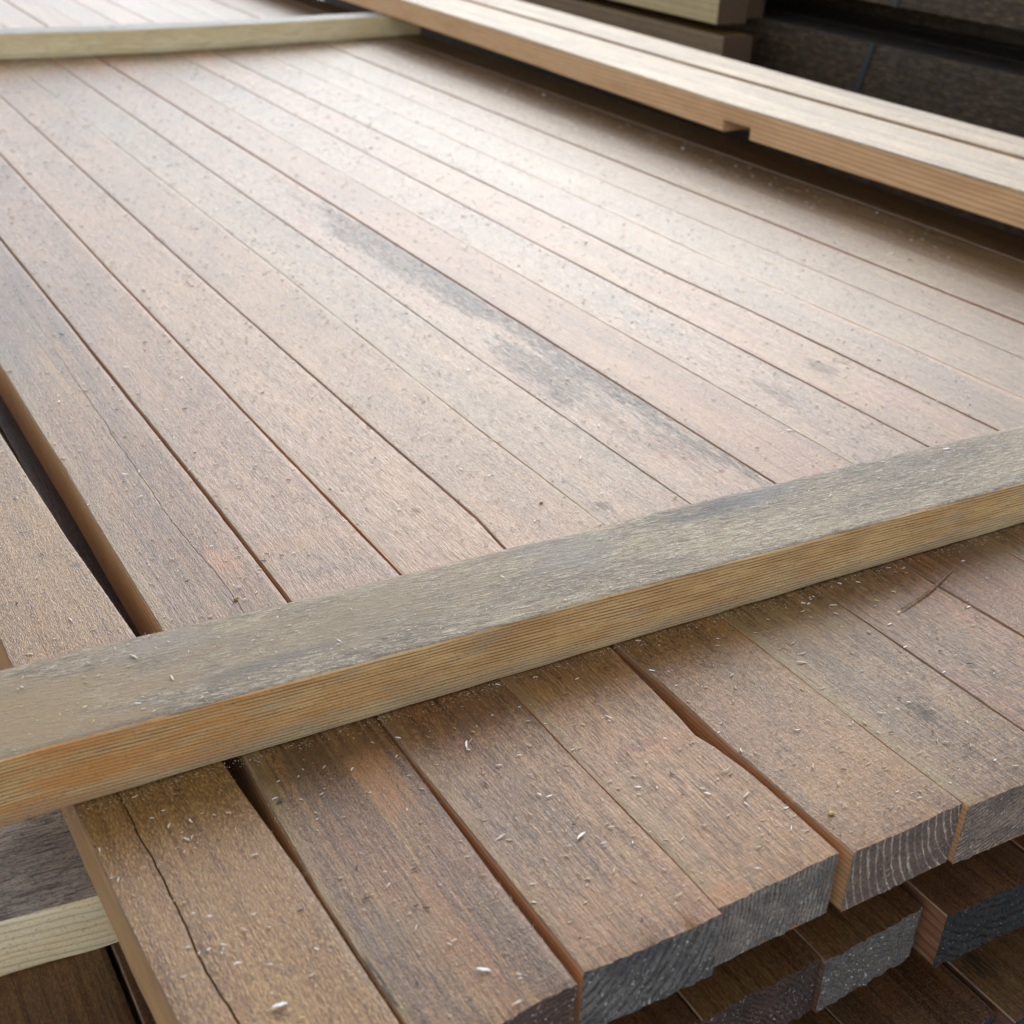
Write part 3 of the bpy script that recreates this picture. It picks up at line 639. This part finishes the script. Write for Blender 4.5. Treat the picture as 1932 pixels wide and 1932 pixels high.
strap(2.40, -.04, .089, 'dull green strap round the lower dark timber', -.03); strap(2.32, .18, .33, 'dull green strap round the upper dark timber', -.03)

# ground under everything
gm = NB('yard_concrete'); c = gm.mix(gm.ramp(gm.noise((3, 3, 3), 5, .6, rnd()), .3, .7), (.12, .115, .105), (.2, .19, .175))
gmat = gm.fin(c, .8)
me = D.meshes.new('ground'); me.from_pydata([(-200, -200, 0), (200, -200, 0), (200, 200, 0), (-200, 200, 0)], [], [(0, 1, 2, 3)])
tag(link('ground', me, [gmat], (0, 0, -.62)), kind='structure')

# ------------------------------------------------------------------ shavings
def ray(q):
    return FW*FPX+RT*(q[0]-966)-UP*(q[1]-966)
def hit(q, z):
    d = ray(q); t = (z-CAM_H)/d.z; return (d.x*t, d.y*t)
SH = NB('pale_shaving'); shm = SH.fin(SH.mix(SH.noise((300, 300, 300), 2), (.80, .70, .54), (.52, .40, .26)), .5)
whm = NB('white_shaving').fin((.86, .80, .70), .35)
ST = NB('straw_shaving'); stm = ST.fin((.60, .45, .26), .6)
LM = NB('yellow_resin'); lmm = LM.fin((.46, .30, .10), .6)
BK = NB('black_bark_crumb'); bkm = BK.fin((.03, .03, .033), .7)
def flake_geo(L, W, bend, curl, th=.00035):
    vs = []; fs = []; n = 5
    for i in range(n):
        t = i/(n-1)-.5; w_ = W*(1-abs(t*2)**5*.7)*(1-.25*(i % 2))/2
        x = L*t; y = bend*(t*t*4-.3)*L+W*(.12 if i % 2 else -.1); z = curl*(1-t*t*4)*L+th
        vs += [(x, y-w_, z), (x, y+w_, z+W*.12), (x, y+w_, z+W*.12-th), (x, y-w_, z-th)]
    for i in range(n-1):
        a = 4*i; b_ = a+4
        for k in range(4): fs.append((a+k, a+(k+1) % 4, b_+(k+1) % 4, b_+k))
    fs += [(3, 2, 1, 0), tuple(4*(n-1)+k for k in range(4))]
    return vs, fs
SHV = [(325,1280,1,30),(260,1328,0,0),(388,1309,0,0),(133,1169,1,0),(287,1053,0,0),(324,1054,0,0),(400,1030,0,0),(421,973,1,0),(325,933,1,0),(265,937,1,0),(345,1086,0,0),(253,1240,1,0),
(236,895,1,0),(183,867,1,0),(133,795,0,0),(328,826,0,0),(239,693,1,0),(321,731,0,0),(368,663,0,0),(331,531,0,0),(380,615,0,0),(131,661,0,0),(697,748,1,0),(789,828,0,0),(495,779,0,0),
(522,896,0,0),(523,932,0,0),(523,952,0,0),(882,699,1,0),(703,878,0,0),(675,603,0,0),(1361,886,1,0),(1136,930,0,0),(1018,864,0,0),(973,771,0,0),(1168,743,0,0),(1104,601,0,0),(1272,675,0,0),
(1490,812,1,0),(1666,872,0,0),(1785,848,1,0),(1761,888,0,0),(1566,936,1,0),(1497,947,0,0),(1036,1502,0,0),(944,1580,1,0),(1096,1577,1,0),(1139,1590,0,0),(1151,1474,0,0),(1204,1485,0,0),
(1335,1497,0,0),(1408,1500,1,0),(1408,1516,0,0),(976,1892,1,0),(1068,1614,0,0),(1005,1668,0,0),(733,1670,0,0),(785,1750,0,0),(912,1830,1,0),(882,1616,0,0),(528,1897,1,0),
(480,1613,0,0),(1456,1546,0,0),(1493,1562,0,0),(1916,1445,0,0),(1877,1434,0,0),(1512,1250,1,0),(1514,1233,1,0),(1784,1400,1,0),(1505,1377,0,0),(1572,1142,1,0),
(1749,1157,0,0),(1721,1245,0,0),(1661,1345,0,0),(1530,1164,0,0),(1230,1265,0,0),(1148,1353,1,0),(998,1405,0,0),(948,1089,0,0),(640,1210,0,0),(880,1405,1,0),(700,1050,0,0),
(560,700,0,0),(620,560,0,0),(470,470,0,0),(760,590,0,0),(840,640,0,0),(930,560,0,0),(1010,700,0,0),(410,430,0,0),(300,350,0,0),(520,330,0,0),(700,400,0,0),(900,420,0,0),(1100,480,0,0),(1210,560,0,0),(1340,700,0,0),(1500,640,0,0),(1620,740,0,0)]
STRAW = [(786,958,'curved straw coloured sliver on the ridged plank above the batten',.010,.0018),(1588,680,'thin brown straw caught at the joint near the pink edged plank',.022,.0014),
         (1370,1454,'long thin straw lying on the ridged plank near the slot',.011,.0009),(1280,1690,'straw sliver pointing at the charcoal end',.008,.0008),(90,387,'',0,0)]
LUMP = [(445,1129,'yellow wood crumb at the end of the fine crack'),(1569,1534,'yellow resin lump on the sandy plank near its end'),(1021,947,'squarish wood chip right above the batten')]
shmesh = []
for k in range(8):
    vs, fs = flake_geo(1, random.uniform(.10, .24), random.uniform(-.06, .06), random.uniform(.01, .05), .05)
    me = D.meshes.new('wood_shaving'); me.from_pydata(vs, [], fs); me.materials.append((shm, stm, whm, whm)[k % 4]); shmesh.append(me)
def batten_at(x, y):
    return interp(fy, x) < y < interp(by, x)
short = ['on the cracked ochre plank', 'on the orange patched streaky plank', 'on the plank with the charcoal end', 'on the ridged plank', 'on the sandy plank',
         'on the mildewed mossy plank', 'on the black stained plank', 'on the orange tinted plank', 'on the grey smudged plank', 'on the pink edged plank', 'on the pink striped plank',
         'on the greenish weathered plank', 'on the dull grey brown plank', 'on the pale grey plank', 'on the half shaded plank', 'under the raised beams']
for (px, py, bg_, _) in SHV:
    x, y = hit((px, py), .0505); z = .0
    if batten_at(x, y):
        z = interp(zt, x)+(interp(zb, x)-interp(zt, x))*((y-interp(fy, x))/(interp(by, x)-interp(fy, x))); x, y = hit((px, py), z); lab = 'pale wood shaving lying on top of the foreground batten'
    else:
        x, y = hit((px, py), .001); z = .0006
        if interp(fy, x)-.002 < y < interp(by, x): continue
        i = next((i for i, (o, l, r, lb) in enumerate(PL) if interp(l, y) <= x <= interp(r, y)), None)
        if i is None: continue
        lab = 'pale wood shaving lying '+short[i]
        if i == 13: z += .0015
        lab += ' near its end' if y < .5 else ', beside the batten foot' if y < .66 else ', behind the batten' if y < .9 else ', mid length' if y < 1.3 else ', further back' if y < 2 else ', far back'
        if bg_: lab = lab.replace('pale wood', 'large pale wood')
    o = D.objects.new('wood_shaving', random.choice(shmesh)); COL.objects.link(o)
    s = (.0075 if bg_ else .0046)*random.uniform(.85, 1.15)
    o.scale = (s, s*(1.0), s); o.location = (x, y, z+.0004)
    o.rotation_euler = (random.uniform(-.1, .1), random.uniform(-.12, .12), random.choice([random.gauss(-.35, .35), random.uniform(0, 3.1)]))
    tag(o, lab, 'wood shaving', 'wood shavings, '+lab.split('lying ')[1])
for (px, py, lab, L_, W_) in STRAW:
    if not lab: continue
    x, y = hit((px, py), .001); vs, fs = flake_geo(L_, W_, .12, .03, .0005)
    me = D.meshes.new('straw'); me.from_pydata(vs, [], fs); o = link('straw', me, [stm], (x, y, .0014)); o.rotation_euler = (0, 0, {786: 2.0, 1588: 2.2, 1370: .1, 1280: .1}[px])
    tag(o, lab, 'wood sliver')
for (px, py, lab) in LUMP:
    x, y = hit((px, py), .001); vs = []; 
    import bmesh
    bm = bmesh.new(); bmesh.ops.create_icosphere(bm, subdivisions=2, radius=1)
    for v in bm.verts: v.co *= 1+.45*mn.noise(v.co*1.9+Vector((px, 0, 0)))
    s = .0019
    for v in bm.verts: v.co = Vector((v.co.x*s*1.2, v.co.y*s*.9, v.co.z*s*.55))
    me = D.meshes.new('wood_crumb'); bm.to_mesh(me); bm.free()
    o = link('wood_crumb', me, [lmm if px != 1021 else stm], (x, y, .0012)); tag(o, lab, 'wood crumb')

(xa, ya), (xb, yb) = hit((1703, 1153), .001), hit((1802, 1076), .001)
vs, fs = flake_geo(math.hypot(xb-xa, yb-ya), .0022, .03, .012, .0008)
me = D.meshes.new('crack_sliver'); me.from_pydata(vs, [], fs); pk = PL[6][0]  # raised sliver whose shadow stands in for a diagonal crack
o = link('crack_sliver', me, [pk.data.materials[0]], ((xa+xb)/2-pk.location.x, (ya+yb)/2-pk.location.y, .0012), pk)
o.rotation_euler = (.25, 0, math.atan2(yb-ya, xb-xa))

def scatter(name, n, lab, mat_fn, region, size, seed, zfn, mats, aspect=(.10, .28), curl=(0, .12)):
    rg = random.Random(seed); vs = []; fs = []; mi = []
    for _ in range(n):
        p = region(rg)
        if p is None: continue
        x, y = p; z = zfn(x, y)
        if z is None: continue
        s = size(rg, y); v, f = flake_geo(s, s*rg.uniform(*aspect), rg.gauss(0, .07), rg.uniform(*curl), min(.0004, s*.12))
        a = rg.choice([rg.gauss(-.35, .5), rg.uniform(0, 3.14)]); ca, sa = math.cos(a), math.sin(a); t = rg.uniform(-.12, .12)
        b0 = len(vs); vs += [(x+px*ca-py*sa, y+px*sa+py*ca, z+pz+px*t+abs(t)*s*.5) for px, py, pz in v]
        fs += [tuple(b0+i for i in ff) for ff in f]; mi += [mat_fn(rg)]*len(f)
    me = D.meshes.new(name); me.from_pydata(vs, [], fs)
    o = link(name, me, mats)
    for p, m in zip(me.polygons, mi): p.material_index = m
    tag(o, lab, 'sawdust', kind='stuff'); return o
def zt_planks(x, y):
    for i, (o, l, r, lb) in enumerate(PL):
        if interp(l, y)+.001 < x < interp(r, y)-.001:
            if interp(fy, x)-.001 < y < interp(by, x)+.001: return None
            if y < .395: return None
            return .0006+(.0015 if i == 13 else 0)
    return None
def reg(rg):
    # denser near the camera side of the stack, thinning with distance
    y = .4+2.9*rg.random()**1.25; x = rg.uniform(.09, 1.62)
    if x > .25+y*1.05 or x < -.12+y*.17: return None
    return x, y
def sz(rg, y): return rg.choice([.0009, .0012, .0016, .0022, .003, .0038])*rg.uniform(.7, 1.3)*(1+.5*max(0, y-.8))
scatter('sawdust', 15000, 'fine pale sawdust and splinters strewn over the planks', lambda r: r.choice([0, 0, 0, 3, 3, 1, 1, 1, 1, 2]), reg, sz, 11, zt_planks, [shm, stm, bkm, whm], curl=(0, .08))
def regb(rg):
    x = rg.uniform(.05, 1.2); t = rg.random(); return x, interp(fy, x)+(interp(by, x)-interp(fy, x))*(.03+.94*t)
scatter('sawdust', 420, 'fine sawdust lying on top of the foreground batten', lambda r: 0 if r.random() < .6 else 1, regb, lambda r, y: r.uniform(.001, .0032), 12,
        lambda x, y: interp(zt, x)+(interp(zb, x)-interp(zt, x))*((y-interp(fy, x))/(interp(by, x)-interp(fy, x)))+.0003, [shm, stm], (.12, .3))
# drift of sawdust caught behind the batten and at its foot
def regd(rg):
    x = rg.uniform(.08, 1.2)
    if rg.random() < .55: return x, interp(by, x)+abs(rg.gauss(0, .012))+.002
    return x, interp(fy, x)-abs(rg.gauss(0, .006))-.0015
scatter('sawdust', 3200, 'brown crumbs of sawdust gathered along both sides of the foreground batten', lambda r: r.choice([1, 1, 0, 2]), regd, lambda r, y: r.uniform(.0005, .0016), 13,
        lambda x, y: .0007, [shm, stm, bkm])
# loose hair-fine fibres on the arrises
def fibres():
    rg = random.Random(5); vs = []; fs = []
    def strand(x, y, z, dx, dy, dz, L_, r=.00007):
        b0 = len(vs); n = 4; d = Vector((dx, dy, dz)).normalized(); c = Vector((rg.gauss(0, 1), rg.gauss(0, 1), rg.gauss(0, .6)))*.5
        p = Vector((x, y, z))
        for i in range(n):
            for k in range(3):
                a = k*2.094; vs.append((p.x+math.cos(a)*r, p.y, p.z+math.sin(a)*r) if abs(d.y) > .5 else (p.x, p.y+math.cos(a)*r, p.z+math.sin(a)*r))
            p = p+(d+c*(i/n))*L_/n
        for i in range(n-1):
            for k in range(3): fs.append((b0+3*i+k, b0+3*i+(k+1) % 3, b0+3*i+3+(k+1) % 3, b0+3*i+3+k))
    for _ in range(420):
        x = rg.uniform(.05, 1.1); strand(x, interp(by, x)-.001, interp(zb, x)-.001, rg.gauss(0, 1), .5, rg.uniform(-.2, .8), rg.uniform(.001, .004))
    for _ in range(260):
        x = rg.uniform(.05, 1.1); strand(x, interp(fy, x)-.0006, rg.uniform(.003, .05), rg.gauss(0, 1), -.5, rg.uniform(-.4, .6), rg.uniform(.001, .003))
    for l in (L0r, R0, L3, L1):
        for _ in range(90):
            y = rg.uniform(.42, 1.1); strand(interp(l, y), y, -.0008, .6 if l in (L0r, L3, L1) else -.6, rg.gauss(0, .8), rg.uniform(-.2, .6), rg.uniform(.001, .0032))
    me = D.meshes.new('wood_fibres'); me.from_pydata(vs, [], fs); o = link('wood_fibres', me, [shm])
    tag(o, 'hair fine torn wood fibres standing on the sawn edges', 'wood fibres', kind='stuff')
fibres()
